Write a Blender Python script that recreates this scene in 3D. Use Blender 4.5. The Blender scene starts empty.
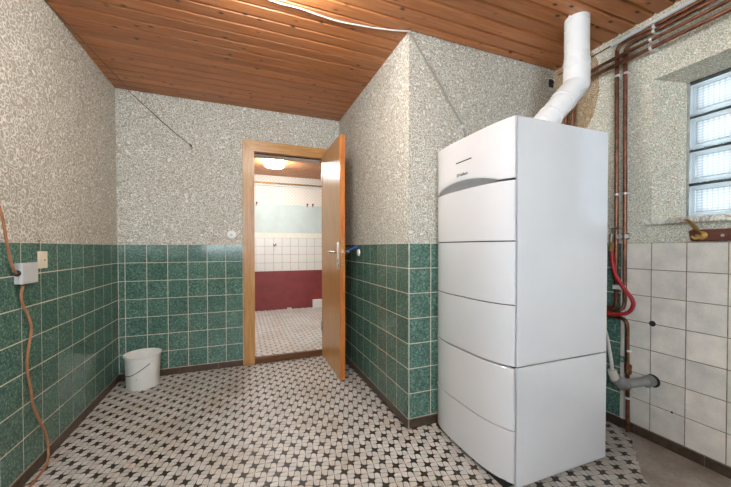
import bpy, bmesh, math, random
from mathutils import Vector, Matrix
random.seed(7)
PI = math.pi
scene = bpy.context.scene
COL = scene.collection

# ------------------------------------------------------------------ measured room (metres)
XL, YB, XC, YN, XR, ZC = -0.9554, 3.1545, 0.9348, 1.6912, 2.1517, 2.389   # left wall, door wall, chase face, niche wall, right wall, ceiling
BASE, T = 0.0571, 0.152
ZT = BASE + 7 * T                                                        # top of the wall tiles
YREAR = -1.5
YF, ZF, ZCF = 5.5, 0.055, 2.285                                          # far room: wall, floor, ceiling
CAM_H = 1.0966

# ------------------------------------------------------------------ camera
cam_d = bpy.data.cameras.new('camera')
cam = bpy.data.objects.new('camera', cam_d); COL.objects.link(cam)
scene.camera = cam
cam_d.sensor_width = 36.0
cam_d.lens = 317.78 / 731 * 36.0
cam_d.shift_y = 8.0 / 731
cam_d.shift_x = 0.2 / 731
cam_d.clip_start = 0.02
yaw, pitch, roll = 0.3693, -0.0131, -0.0009
cam.matrix_world = (Matrix.Translation((0, 0, CAM_H)) @ Matrix.Rotation(-yaw, 4, 'Z') @
                    Matrix.Rotation(PI / 2 + pitch, 4, 'X') @ Matrix.Rotation(roll, 4, 'Z'))

# ------------------------------------------------------------------ light and exposure
world = bpy.data.worlds.new('daylight'); scene.world = world
world.use_nodes = True
wn = world.node_tree.nodes; wn['Background'].inputs[0].default_value = (0.79, 0.90, 1.0, 1)
wn['Background'].inputs[1].default_value = 14.5
LAMP_E, FAR_LAMP_E = 104.0, 100.0
vs = scene.view_settings
vs.view_transform = 'Standard'; vs.look = 'None'; vs.gamma = 1.0; vs.use_curve_mapping = False
vs.exposure = 0.34
ADDED_REAR_WIN = (-0.85, 0.55, 1.00, 2.20)      # x0, x1, z0, z1 of the assumed window behind the camera, added for daylight
ADDED_LEFT_WIN = (-1.40, -0.30, 1.16, 2.20)     # y0, y1, z0, z1 of the assumed left wall window, added for daylight

# ------------------------------------------------------------------ material helpers
def lin(c):
    c = c / 255.0
    return c / 12.92 if c <= 0.04045 else ((c + 0.055) / 1.055) ** 2.4
def rgb(r, g, b): return (lin(r), lin(g), lin(b), 1.0)
class NT:
    def __init__(s, name):
        s.m = bpy.data.materials.new(name); s.m.use_nodes = True
        s.t = s.m.node_tree; s.n = s.t.nodes; s.b = s.n['Principled BSDF']; s.out = s.n['Material Output']
    def new(s, typ, **kw):
        n = s.n.new(typ)
        for k, v in kw.items(): setattr(n, k, v)
        return n
    def link(s, a, b): s.t.links.new(a, b)
    def coord(s, kind='Object', scale=(1, 1, 1), rand=False):
        tc = s.new('ShaderNodeTexCoord'); mp = s.new('ShaderNodeMapping')
        mp.inputs['Scale'].default_value = scale
        s.link(tc.outputs[kind], mp.inputs['Vector'])
        if rand:
            oi = s.new('ShaderNodeObjectInfo'); ml = s.new('ShaderNodeMath', operation='MULTIPLY')
            ml.inputs[1].default_value = 37.0; s.link(oi.outputs['Random'], ml.inputs[0])
            s.link(ml.outputs[0], mp.inputs['Location'])
        return mp.outputs[0]
    def noise(s, vec, scale, detail=3, rough=.55, dist=0):
        n = s.new('ShaderNodeTexNoise'); n.inputs['Scale'].default_value = scale
        n.inputs['Detail'].default_value = detail; n.inputs['Roughness'].default_value = rough
        n.inputs['Distortion'].default_value = dist
        if vec is not None: s.link(vec, n.inputs['Vector'])
        return n.outputs['Fac']
    def voro(s, vec, scale, feature='F1', out='Distance', rnd=1):
        n = s.new('ShaderNodeTexVoronoi', feature=feature); n.inputs['Scale'].default_value = scale
        n.inputs['Randomness'].default_value = rnd
        if vec is not None: s.link(vec, n.inputs['Vector'])
        return n.outputs[out]
    def ramp(s, fac, stops, interp='LINEAR'):
        r = s.new('ShaderNodeValToRGB'); r.color_ramp.interpolation = interp
        e = r.color_ramp.elements
        while len(e) < len(stops): e.new(.5)
        for i, (p, c) in enumerate(stops):
            e[i].position = p; e[i].color = c if len(c) == 4 else (*c, 1)
        s.link(fac, r.inputs[0]); return r.outputs[0]
    def mix(s, fac, a, b, blend='MIX'):
        m = s.new('ShaderNodeMix', data_type='RGBA', blend_type=blend)
        for sock, v in ((m.inputs[0], fac), (m.inputs[6], a), (m.inputs[7], b)):
            if hasattr(v, 'is_linked'): s.link(v, sock)
            else: sock.default_value = v
        return m.outputs[2]
    def math(s, op, a, b=None):
        m = s.new('ShaderNodeMath', operation=op)
        for sock, v in ((m.inputs[0], a), (m.inputs[1], b)):
            if v is None: continue
            if hasattr(v, 'is_linked'): s.link(v, sock)
            else: sock.default_value = v
        return m.outputs[0]
    def bump(s, h, strength=.2, dist=.002):
        b = s.new('ShaderNodeBump'); b.inputs['Strength'].default_value = strength
        b.inputs['Distance'].default_value = dist; s.link(h, b.inputs['Height'])
        s.link(b.outputs[0], s.b.inputs['Normal'])
    def set(s, color=None, rough=.5, metal=0, spec=None, coat=None):
        if color is not None:
            if hasattr(color, 'is_linked'): s.link(color, s.b.inputs['Base Color'])
            else: s.b.inputs['Base Color'].default_value = color
        if hasattr(rough, 'is_linked'): s.link(rough, s.b.inputs['Roughness'])
        else: s.b.inputs['Roughness'].default_value = rough
        s.b.inputs['Metallic'].default_value = metal
        if spec is not None: s.b.inputs['Specular IOR Level'].default_value = spec
        if coat: s.b.inputs['Coat Weight'].default_value = coat; s.b.inputs['Coat Roughness'].default_value = .06
        return s.m
BW = ((0, 0, 0), (1, 1, 1))
def plain(name, col, rough=.5, metal=0, var=.08, vscale=30, rough_var=.08, coat=None):
    k = NT(name); c = k.coord()
    f = k.noise(c, vscale, 4)
    dark = tuple(v * (1 - var * 1.6) for v in col[:3]) + (1,); lite = tuple(min(1, v * (1 + var)) for v in col[:3]) + (1,)
    colr = k.ramp(f, [(.3, dark), (.7, lite)])
    r = k.new('ShaderNodeMapRange'); k.link(k.noise(c, vscale * .6, 3), r.inputs[0])
    r.inputs[3].default_value = max(.02, rough - rough_var); r.inputs[4].default_value = min(1, rough + rough_var)
    return k.set(colr, r.outputs[0], metal, coat=coat)

def wallpaper(name, ground, ground2, light, red_amt=.0, red=60, sc=1.0):
    k = NT(name); c = k.coord()
    wv = k.new('ShaderNodeTexNoise'); wv.inputs['Scale'].default_value = 30 * sc; wv.inputs['Detail'].default_value = 1; k.link(c, wv.inputs['Vector'])
    warp = k.mix(.035 / sc * .55, c, wv.outputs['Color'], 'ADD')
    cell = k.voro(warp, 30 * sc, 'F1')                       # rings round scattered centres read as printed curls
    ringf = k.math('SINE', k.math('MULTIPLY', cell, 15.5))
    lines = k.ramp(ringf, [(.42, (0, 0, 0)), (.80, (1, 1, 1))])
    sprig = k.ramp(k.noise(c, 85 * sc, 1.5), [(.50, (0, 0, 0)), (.62, (.7, .7, .7))])
    pat = k.math('MAXIMUM', lines, k.math('MULTIPLY', sprig, .55))
    g = k.mix(k.ramp(k.noise(c, 26, 2), [(.38, (0, 0, 0)), (.62, (1, 1, 1))]), ground, ground2)
    g = k.mix(k.ramp(k.noise(c, 60 * sc, 1), [(.50, (0, 0, 0)), (.72, (.45, .45, .45))]), g, tuple(v * .62 for v in ground[:3]) + (1,))
    col = k.mix(pat, g, light)
    vn = k.new('ShaderNodeTexVoronoi', feature='F1'); vn.inputs['Scale'].default_value = red; k.link(c, vn.inputs['Vector'])
    sep = k.new('ShaderNodeSeparateColor'); k.link(vn.outputs['Color'], sep.inputs[0])
    pick = k.math('MULTIPLY', k.math('LESS_THAN', vn.outputs['Distance'], .26), k.math('GREATER_THAN', sep.outputs[0], .55))
    col = k.mix(k.math('MULTIPLY', pick, red_amt), col, rgb(200, 122, 96))
    blot = k.ramp(k.noise(c, 2.3, 4, .6), [(.35, (.92, .91, .89)), (.65, (1, 1, 1))])
    col = k.mix(1.0, col, blot, 'MULTIPLY')
    k.bump(pat, .15, .001)
    return k.set(col, .72, spec=.25)

def tile_mat(name, base, fleck, dark, rough=.13, fs=90):
    k = NT(name); c = k.coord(rand=True)
    f = k.ramp(k.noise(c, fs, 4, .7, .6), [(.40, dark), (.52, base), (.68, fleck)])
    big = k.ramp(k.noise(c, 9, 2), [(.3, (.84, .84, .84)), (.7, (1.08, 1.08, 1.08))])
    oi = k.new('ShaderNodeObjectInfo')
    v = k.ramp(oi.outputs['Random'], [(0, (.86, .88, .87)), (1, (1.06, 1.05, 1.05))])
    col = k.mix(1, k.mix(1, f, big, 'MULTIPLY'), v, 'MULTIPLY')
    k.bump(k.noise(c, 14, 2), .10, .003)
    return k.set(col, rough)

def wood(name, light, mid, dark, axis=0, gs=1.0, rough=.42, knots=True, spec=.4):
    k = NT(name)
    sc = [26 * gs] * 3; sc[axis] = 1.6 * gs
    c = k.coord(scale=tuple(sc), rand=True)
    g = k.ramp(k.noise(c, 1.6, 5, .6, .8), [(.30, dark), (.5, mid), (.70, light)])
    sc2 = [120 * gs] * 3; sc2[axis] = 5 * gs
    fine = k.ramp(k.noise(k.coord(scale=tuple(sc2), rand=True), 1.5, 3), [(.35, (.91, .90, .89)), (.65, (1.03, 1.03, 1.03))])
    col = k.mix(1, g, fine, 'MULTIPLY')
    if knots:
        sk = [15] * 3; sk[axis] = 8.0
        vn = k.voro(k.coord(scale=tuple(sk), rand=True), 1.0)
        kn = k.ramp(vn, [(.07, (1, 1, 1)), (.12, (.4, .4, .4)), (.19, (0, 0, 0))])
        col = k.mix(kn, col, rgb(58, 34, 22))
    oi = k.new('ShaderNodeObjectInfo')
    col = k.mix(1, col, k.ramp(oi.outputs['Random'], [(0, (.84, .82, .80)), (1, (1.08, 1.06, 1.04))]), 'MULTIPLY')
    k.bump(g, .08, .002)
    return k.set(col, rough, spec=spec)

M = {}
M['paper'] = wallpaper('wallpaper_grey_scroll', rgb(172, 169, 154), rgb(184, 180, 166), rgb(234, 234, 229), .10, 60, 1.05)
M['paper_n'] = wallpaper('wallpaper_niche_scroll', rgb(164, 164, 148), rgb(182, 176, 158), rgb(230, 230, 225), .45, 60, 1.3)
M['paper_r'] = wallpaper('wallpaper_green_scroll', rgb(188, 187, 160), rgb(208, 198, 174), rgb(245, 245, 239), .75, 75, 1.75)
M['paper_tan'] = wallpaper('wallpaper_browned', rgb(152, 126, 96), rgb(170, 146, 114), rgb(214, 198, 170), .40, 75, 1.75)
M['green'] = tile_mat('green_glazed_tile', rgb(88, 123, 110), rgb(140, 169, 157), rgb(60, 95, 82))
M['white_tile'] = tile_mat('white_glazed_tile', rgb(236, 228, 217), rgb(239, 232, 222), rgb(231, 222, 210), .28, 120)
M['far_tile'] = plain('far_white_tile', rgb(226, 227, 222), .2, var=.02)
M['grout'] = plain('cream_grout', rgb(216, 207, 190), .85, var=.14, vscale=25)
M['grout_dark'] = plain('grey_joint_grout', rgb(150, 138, 122), .9, var=.2)
M['base'] = plain('brown_base_tile', rgb(76, 62, 50), .32, var=.25, vscale=40)
M['floor_bed'] = plain('mosaic_grout', rgb(84, 70, 54), .9, var=.25, vscale=18)
def mosaic_mat(name, col, var, rough):
    k = NT(name); c = k.coord('Generated')
    geo = k.new('ShaderNodeNewGeometry')
    oi = k.new('ShaderNodeObjectInfo')
    r = k.math('FRACT', k.math('ADD', geo.outputs['Random Per Island'], k.math('MULTIPLY', oi.outputs['Random'], 1.7)))
    v = k.ramp(r, [(0, tuple(x * (1 - var) for x in col[:3])), (1, tuple(min(1, x * (1 + var * .6)) for x in col[:3]))])
    pos = k.new('ShaderNodeNewGeometry')
    dirt = k.ramp(k.noise(pos.outputs['Position'], 3.2, 5, .65), [(.34, (.84, .79, .72)), (.58, (1, 1, 1))])
    fine = k.ramp(k.noise(pos.outputs['Position'], 130, 3, .6), [(.3, (.90, .88, .85)), (.6, (1, 1, 1))])
    col2 = k.mix(1, k.mix(1, v, dirt, 'MULTIPLY'), fine, 'MULTIPLY')
    return k.set(col2, rough, spec=.35)
M['mos_white'] = mosaic_mat('mosaic_white', rgb(204, 201, 196), .12, .42)
M['mos_dark'] = mosaic_mat('mosaic_black', rgb(56, 52, 45), .22, .42)
M['mos_far'] = mosaic_mat('mosaic_far_white', rgb(212, 216, 216), .10, .4)
M['mos_brown'] = mosaic_mat('mosaic_far_brown', rgb(150, 112, 70), .3, .5)
def screed():
    k = NT('concrete_screed'); c = k.coord()
    f = k.ramp(k.noise(c, 5, 6, .65), [(.3, rgb(136, 124, 112)), (.5, rgb(162, 151, 140)), (.72, rgb(182, 173, 164))])
    f = k.mix(k.ramp(k.noise(c, 60, 3), [(.35, (.25, .25, .25)), (.55, (0, 0, 0))]), f, rgb(110, 96, 84))
    k.bump(k.noise(c, 40, 4), .35, .003)
    return k.set(f, .62)
M['screed'] = screed()
M['ceil_wood'] = wood('ceiling_pine', rgb(204, 140, 92), rgb(190, 124, 78), rgb(176, 110, 67), 0, 1.0, .33)
M['groove_shade'] = wood('groove_shade_wood', rgb(70, 40, 24), rgb(60, 34, 20), rgb(50, 28, 16), 0, 1.0, .5, knots=False)  # backing behind the planks, darkened so the groove shade is in the colour
M['door_wood'] = wood('door_oak_veneer', rgb(208, 166, 110), rgb(196, 149, 92), rgb(178, 128, 74), 2, 1.3, .30, knots=False)
M['door_wood_h'] = wood('door_head_oak', rgb(208, 166, 110), rgb(196, 149, 92), rgb(178, 128, 74), 0, 1.3, .30, knots=False)
M['edge_wood'] = wood('door_edge_lipping', rgb(214, 140, 74), rgb(200, 124, 60), rgb(178, 104, 48), 2, 1.6, .35, knots=False)
M['thresh_wood'] = wood('threshold_wood', rgb(128, 84, 50), rgb(104, 66, 38), rgb(78, 48, 28), 0, 1.3, .4, knots=False)
M['board_wood'] = wood('red_brown_board', rgb(128, 66, 46), rgb(110, 54, 38), rgb(92, 44, 32), 1, 1.5, .35, knots=False)
M['enamel'] = plain('white_enamel', rgb(224, 225, 227), .06, var=.012, vscale=6, rough_var=.02, coat=.8)
eb_ = M['enamel'].node_tree.nodes['Principled BSDF']; eb_.inputs['Specular IOR Level'].default_value = .75; eb_.inputs['Coat Weight'].default_value = 1.0; eb_.inputs['Coat IOR'].default_value = 1.65; eb_.inputs['Coat Roughness'].default_value = .04
M['enamel_grey'] = plain('grip_grey_plastic', rgb(188, 191, 192), .3, var=.03)
M['grip'] = plain('grip_grey', rgb(168, 171, 173), .3, var=.03)
M['dark'] = plain('dark_gap', rgb(38, 36, 34), .6, var=.2)
M['ink'] = plain('dark_grey_print', rgb(92, 94, 96), .5, var=.05)
M['flue'] = plain('white_flue_paint', rgb(238, 239, 238), .28, var=.02, vscale=10)
M['copper'] = plain('aged_copper', rgb(134, 88, 66), .36, .75, var=.35, vscale=28, rough_var=.14)
M['white_pipe'] = plain('white_pipe_paint', rgb(224, 228, 226), .4, var=.05)
M['plastic'] = plain('white_plastic', rgb(240, 240, 236), .36, var=.03)
M['clip'] = plain('white_clip_plastic', rgb(226, 230, 230), .4, var=.04)
M['cream'] = plain('cream_plastic', rgb(236, 224, 200), .4, var=.05)
M['trim_cream'] = plain('pale_cream_tile', rgb(230, 227, 212), .3, var=.04)
M['grey_box'] = plain('grey_plastic', rgb(200, 203, 202), .45, var=.05)
M['bucket'] = plain('bucket_plastic', rgb(234, 233, 226), .36, var=.03, vscale=14)
M['brown_cable'] = plain('brown_rubber', rgb(168, 116, 78), .5, var=.15)
M['white_cable'] = plain('white_cable', rgb(206, 202, 194), .45, var=.05)
M['grey_cable'] = plain('grey_cable', rgb(146, 144, 136), .45, var=.06)
M['wire'] = plain('tan_wire', rgb(112, 98, 78), .5, var=.1)
M['steel'] = plain('brushed_steel', rgb(190, 190, 186), .28, 1.0, var=.06)
M['dark_steel'] = plain('grey_wire_steel', rgb(96, 96, 94), .45, .5, var=.1)
M['dull_brass'] = plain('dull_brass', rgb(176, 136, 84), .55, .5, var=.14)
M['brass'] = plain('brass', rgb(196, 158, 96), .36, .85, var=.14)
M['chrome'] = plain('chrome', rgb(206, 206, 204), .14, 1.0, var=.05)
M['red_hose'] = plain('red_rubber_hose', rgb(178, 34, 40), .38, var=.1)
M['drain'] = plain('grey_drain_pipe', rgb(128, 130, 128), .42, var=.07)
M['drain_light'] = plain('light_grey_hose', rgb(186, 182, 172), .5, var=.08)
M['blue'] = plain('blue_plastic', rgb(40, 96, 168), .35, var=.1)
M['red_paint'] = plain('red_dado_paint', rgb(132, 56, 57), .4, var=.12, vscale=8)
M['pale_paint'] = plain('pale_mint_paint', rgb(192, 208, 205), .6, var=.05, vscale=5)
M['plaster'] = plain('white_plaster', rgb(226, 222, 212), .8, var=.05, vscale=8)
M['mortar'] = plain('dark_mortar', rgb(74, 74, 72), .85, var=.2)
M['reveal_mortar'] = plain('grey_mortar', rgb(168, 170, 164), .85, var=.15)
M['lamp_base'] = plain('lamp_base_white', rgb(232, 230, 224), .4, var=.03)
def marble():
    k = NT('sill_marble'); c = k.coord()
    v = k.math('ABSOLUTE', k.math('SUBTRACT', k.noise(c, 9, 5, .6, 1.5), .5))
    return k.set(k.ramp(v, [(.0, rgb(150, 138, 122)), (.03, rgb(220, 216, 204)), (.2, rgb(236, 233, 224))]), .35)
M['marble'] = marble()
def far_paper():
    k = NT('far_wallpaper'); c = k.coord()
    mp = k.new('ShaderNodeMapping'); mp.inputs['Rotation'].default_value = (0, PI / 4, 0); k.link(c, mp.inputs['Vector'])
    v = k.voro(mp.outputs[0], 24, 'F1', rnd=0)
    return k.set(k.ramp(v, [(.12, rgb(214, 194, 168)), (.3, rgb(228, 224, 215))]), .75)
M['far_paper'] = far_paper()
def emissive(name, col, strength):
    k = NT(name)
    k.b.inputs['Emission Color'].default_value = col; k.b.inputs['Emission Strength'].default_value = strength
    return k.set(rgb(250, 246, 236), .4)
M['lamp_glow'] = emissive('lamp_opal_glass', (1.0, .975, .93, 1), LAMP_E)
M['far_glow'] = emissive('far_lamp_opal_glass', (.98, .98, .97, 1), FAR_LAMP_E)
def glass_block(name, tint, grid):
    k = NT(name); c = k.coord()
    tr = k.new('ShaderNodeBsdfTranslucent'); gl = k.new('ShaderNodeBsdfGlossy'); tp = k.new('ShaderNodeBsdfTransparent')
    gl.inputs['Roughness'].default_value = .08
    tr.inputs['Color'].default_value = tint; tp.inputs['Color'].default_value = tint
    if grid:
        w = k.new('ShaderNodeTexWave', wave_type='BANDS', bands_direction='Y'); w.inputs['Scale'].default_value = 15
        w2 = k.new('ShaderNodeTexWave', wave_type='BANDS', bands_direction='Z'); w2.inputs['Scale'].default_value = 21
        k.link(c, w.inputs['Vector']); k.link(c, w2.inputs['Vector'])
        g = k.math('MULTIPLY', k.ramp(w.outputs['Fac'], [(.05, (.35, .35, .35)), (.45, (1, 1, 1))]), k.ramp(w2.outputs['Fac'], [(.05, (.25, .25, .25)), (.5, (1, 1, 1))]))
        k.link(k.mix(g, tuple(v * .62 for v in tint[:3]) + (1,), tint), tr.inputs['Color'])
    a = k.new('ShaderNodeMixShader'); a.inputs[0].default_value = .06 if grid else .10
    k.link(tr.outputs[0], a.inputs[1]); k.link(tp.outputs[0], a.inputs[2])
    fr = k.new('ShaderNodeFresnel'); fr.inputs['IOR'].default_value = 1.5
    b = k.new('ShaderNodeMixShader'); k.link(fr.outputs[0], b.inputs[0])
    k.link(a.outputs[0], b.inputs[1]); k.link(gl.outputs[0], b.inputs[2])
    k.link(b.outputs[0], k.out.inputs['Surface']); return k.m
M['block_rim'] = glass_block('block_rim_glass', (.116, .127, .127, 1), False)
M['block_face'] = glass_block('block_face_glass', (.150, .157, .158, 1), True)
def clear_glass():
    k = NT('clear_window_glass')
    tp = k.new('ShaderNodeBsdfTransparent'); gl = k.new('ShaderNodeBsdfGlossy'); gl.inputs['Roughness'].default_value = .02
    fr = k.new('ShaderNodeFresnel'); fr.inputs['IOR'].default_value = 1.45
    b = k.new('ShaderNodeMixShader'); k.link(fr.outputs[0], b.inputs[0]); k.link(tp.outputs[0], b.inputs[1]); k.link(gl.outputs[0], b.inputs[2])
    k.link(b.outputs[0], k.out.inputs['Surface']); return k.m
M['clear'] = clear_glass()

# ------------------------------------------------------------------ mesh helpers
class MB:
    def __init__(s): s.v = []; s.f = []
    def add(s, vs, fs):
        n = len(s.v); s.v += [tuple(v) for v in vs]; s.f += [tuple(i + n for i in f) for f in fs]; return s
    def box(s, x0, x1, y0, y1, z0, z1, c=0):
        if c <= 0:
            vs = [(x, y, z) for x in (x0, x1) for y in (y0, y1) for z in (z0, z1)]
            return s.add(vs, [(0, 1, 3, 2), (4, 6, 7, 5), (0, 4, 5, 1), (2, 3, 7, 6), (0, 2, 6, 4), (1, 5, 7, 3)])
        bm = bmesh.new()
        vs = [bm.verts.new((x, y, z)) for x in (x0, x1) for y in (y0, y1) for z in (z0, z1)]
        for f in [(0, 1, 3, 2), (4, 6, 7, 5), (0, 4, 5, 1), (2, 3, 7, 6), (0, 2, 6, 4), (1, 5, 7, 3)]: bm.faces.new([vs[i] for i in f])
        bmesh.ops.bevel(bm, geom=bm.edges[:], offset=c, segments=2, affect='EDGES', profile=.6)
        bm.verts.index_update()
        r = s.add([v.co[:] for v in bm.verts], [[v.index for v in f.verts] for f in bm.faces]); bm.free(); return r
    def loft(s, rings, cap=True, closed=True):
        n = len(rings[0]); vs = [p for r in rings for p in r]; fs = []
        for i in range(len(rings) - 1):
            for j in range(n if closed else n - 1):
                k = (j + 1) % n
                fs.append((i * n + j, i * n + k, (i + 1) * n + k, (i + 1) * n + j))
        if cap: fs.append(tuple(range(n - 1, -1, -1))); fs.append(tuple(range((len(rings) - 1) * n, len(rings) * n)))
        return s.add(vs, fs)
    def tube(s, pts, r, n=10, smooth=0, cap=True):
        P = [Vector(p) for p in pts]
        if smooth: P = catmull(P, smooth)
        rr = r if callable(r) else (lambda t: r)
        rings = []; up = None
        for i, p in enumerate(P):
            a = (P[i] - P[i - 1]).normalized() if i else None; b = (P[i + 1] - P[i]).normalized() if i < len(P) - 1 else None
            d = (a + b).normalized() if a and b else (a or b)
            if up is None: up = d.orthogonal().normalized()
            u = (up - d * up.dot(d)).normalized(); up = u; w = d.cross(u)
            k = 1 / max(.5, math.sqrt((1 + a.dot(b)) / 2)) if a and b else 1
            R = rr(i / (len(P) - 1))
            bis = (b - a) if a and b else Vector((0, 0, 0))
            ring = []
            for j in range(n):
                q = (u * math.cos(2 * PI * j / n) + w * math.sin(2 * PI * j / n)) * R
                if k > 1.001 and bis.length > 1e-6:
                    e = bis.normalized(); q = q + e * q.dot(e) * (k - 1)
                ring.append(tuple(p + q))
            rings.append(ring)
        return s.loft(rings, cap)
    def lathe(s, prof, o=(0, 0, 0), axis=(0, 0, 1), n=28):
        a = Vector(axis).normalized(); u = a.orthogonal().normalized(); w = a.cross(u); o = Vector(o)
        rings = [[tuple(o + a * h + (u * math.cos(2 * PI * j / n) + w * math.sin(2 * PI * j / n)) * max(r, 1e-5)) for j in range(n)] for r, h in prof]
        return s.loft(rings, True)
    def mesh(s, name, mat, smooth=False, fix=True):
        me = bpy.data.meshes.new(name); me.from_pydata(s.v, [], s.f); me.update()
        if fix:
            bm = bmesh.new(); bm.from_mesh(me); bmesh.ops.recalc_face_normals(bm, faces=bm.faces[:]); bm.to_mesh(me); bm.free()
        me.materials.append(mat)
        if smooth:
            for p in me.polygons: p.use_smooth = True
            try: me.set_sharp_from_angle(angle=math.radians(38))
            except Exception: pass
        return me
def catmull(P, k):
    out = []
    for i in range(len(P) - 1):
        p0 = P[max(i - 1, 0)]; p1 = P[i]; p2 = P[i + 1]; p3 = P[min(i + 2, len(P) - 1)]
        for j in range(k):
            t = j / k
            out.append(.5 * ((2 * p1) + (p2 - p0) * t + (2 * p0 - 5 * p1 + 4 * p2 - p3) * t * t + (3 * p1 - p0 - 3 * p2 + p3) * t ** 3))
    out.append(P[-1]); return out
def link(o, parent=None):
    COL.objects.link(o)
    if parent is not None: o.parent = parent
    return o
def obj(name, mb, mat, parent=None, smooth=False):
    me = mb.mesh(name, M[mat] if isinstance(mat, str) else mat, smooth)
    return link(bpy.data.objects.new(name, me), parent)
def inst(name, me, loc, parent=None, rz=0):
    o = bpy.data.objects.new(name, me); o.location = loc
    if rz: o.rotation_euler = (0, 0, rz)
    return link(o, parent)
def tag(o, label, cat, group=None):
    o['label'] = label; o['category'] = cat
    if group: o['group'] = group
    return o
def thing(name, label, cat, loc=(0, 0, 0), group=None):
    o = bpy.data.objects.new(name, None); o.location = loc; o.empty_display_size = .05
    link(o); return tag(o, label, cat, group)
def struct(o, label, cat):
    o['kind'] = 'structure'; return tag(o, label, cat)
def rel(o, mb):           # meshes are written in world metres: shift them to the parent's origin
    L = o.location; mb.v = [(x - L.x, y - L.y, z - L.z) for x, y, z in mb.v]; return mb
def part(name, mb, mat, parent, smooth=False):
    return obj(name, rel(parent, mb), mat, parent, smooth)

# ================================================================== STRUCTURE
# ---- walls
LY0, LY1, LZ0, LZ1 = ADDED_LEFT_WIN
w_left = struct(obj('wall_left', MB().box(XL - .15, XL, LY1, YB + .15, -.1, ZC + .1).box(XL - .15, XL, YREAR - .2, LY0, -.1, ZC + .1)
                    .box(XL - .15, XL, LY0, LY1, -.1, LZ0).box(XL - .15, XL, LY0, LY1, LZ1, ZC + .1), 'paper'),
                'long left wall, grey scroll wallpaper above glossy green tiles', 'wall')
DX0, DX1, DZ1 = .085, .815, 2.015       # door hole in the wall
mb = MB().box(XL, DX0, YB, YB + .15, -.1, ZC + .1).box(DX1, XC + .1, YB, YB + .15, -.1, ZC + .1).box(DX0, DX1, YB, YB + .15, DZ1, ZC + .1)
w_back = struct(obj('wall_back', mb, 'paper'), 'wallpapered end wall with the open doorway', 'wall')
w_mid = struct(obj('wall_middle', MB().box(XC, XC + .12, YN, YB, -.1, ZC + .1), 'paper'),
               'projecting wall face right of the open door, wallpaper over green tiles', 'wall')
w_niche = struct(obj('wall_niche', MB().box(XC + .12, XR + .3, YN, YN + .12, -.1, ZC + .1), 'paper'),
                 'short wall behind the white boiler', 'wall')
w_niche.data.vertices  # keep
# niche wall front face must reach the chase edge: the chase slab already closes it
WY0, WY1, WZ0, WZ1 = .43, 1.09, 1.245, 2.034           # window reveal at the wall face
GY0, GY1, GZ0, GZ1, GX = .495, 1.018, 1.25, 2.012, XR + .165  # and at the glass
XO = XR + .30
mb = MB()
def ring(x, y0, y1, z0, z1): return [(x, y0, z0), (x, y1, z0), (x, y1, z1), (x, y0, z1)]
mb.loft([ring(XO, YREAR - .2, YN, -.1, ZC + .1), ring(XR, YREAR - .2, YN, -.1, ZC + .1), ring(XR, WY0, WY1, WZ0, WZ1),
         ring(GX, GY0, GY1, GZ0, GZ1), ring(XO, GY0, GY1, GZ0, GZ1), ring(XO, YREAR - .2, YN, -.1, ZC + .1)], cap=False)
w_right = struct(obj('wall_right', mb, 'paper_r'), 'right wall with glass block window, floral wallpaper over white tiles', 'wall')
x0, x1, z0, z1 = ADDED_REAR_WIN
mb = MB().box(XL, x0, YREAR - .2, YREAR, -.1, ZC + .1).box(x1, XR, YREAR - .2, YREAR, -.1, ZC + .1)
mb.box(x0, x1, YREAR - .2, YREAR, -.1, z0).box(x0, x1, YREAR - .2, YREAR, z1, ZC + .1)
w_rear = struct(obj('wall_rear', mb, 'paper'), 'wall behind the photographer with an added opening for daylight', 'wall')
# assumed window in the rear wall, out of view, added to let daylight in
win2 = bpy.data.objects.new('added_window_2', None); win2.location = ((x0 + x1) / 2, YREAR - .1, z0); link(win2)
struct(win2, 'unseen window behind the camera, added for daylight', 'window')
mb = MB()
for a, b in ((x0, x0 + .05), (x1 - .05, x1), ((x0 + x1) / 2 - .03, (x0 + x1) / 2 + .03)): mb.box(a, b, YREAR - .13, YREAR - .07, z0, z1)
mb.box(x0 + .05, x1 - .05, YREAR - .13, YREAR - .07, z0, z0 + .05).box(x0 + .05, x1 - .05, YREAR - .13, YREAR - .07, z1 - .05, z1)
part('window_frame', mb, 'plastic', win2)
part('pane', MB().box(x0 + .05, (x0 + x1) / 2 - .03, YREAR - .102, YREAR - .098, z0 + .05, z1 - .05), 'clear', win2)
part('pane', MB().box((x0 + x1) / 2 + .03, x1 - .05, YREAR - .102, YREAR - .098, z0 + .05, z1 - .05), 'clear', win2)

win3 = bpy.data.objects.new('added_window_3', None); win3.location = (XL - .1, (LY0 + LY1) / 2, LZ0); link(win3)  # assumed window out of view, added so daylight faces the right wall
struct(win3, 'unseen window in the left wall, added for daylight', 'window')
mb = MB()
for a, b in ((LY0, LY0 + .05), (LY1 - .05, LY1)): mb.box(XL - .13, XL - .07, a, b, LZ0, LZ1)
mb.box(XL - .13, XL - .07, LY0 + .05, LY1 - .05, LZ0, LZ0 + .05).box(XL - .13, XL - .07, LY0 + .05, LY1 - .05, LZ1 - .05, LZ1)
part('window_frame', mb, 'plastic', win3)
part('pane', MB().box(XL - .102, XL - .098, LY0 + .05, LY1 - .05, LZ0 + .05, LZ1 - .05), 'clear', win3)

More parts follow.
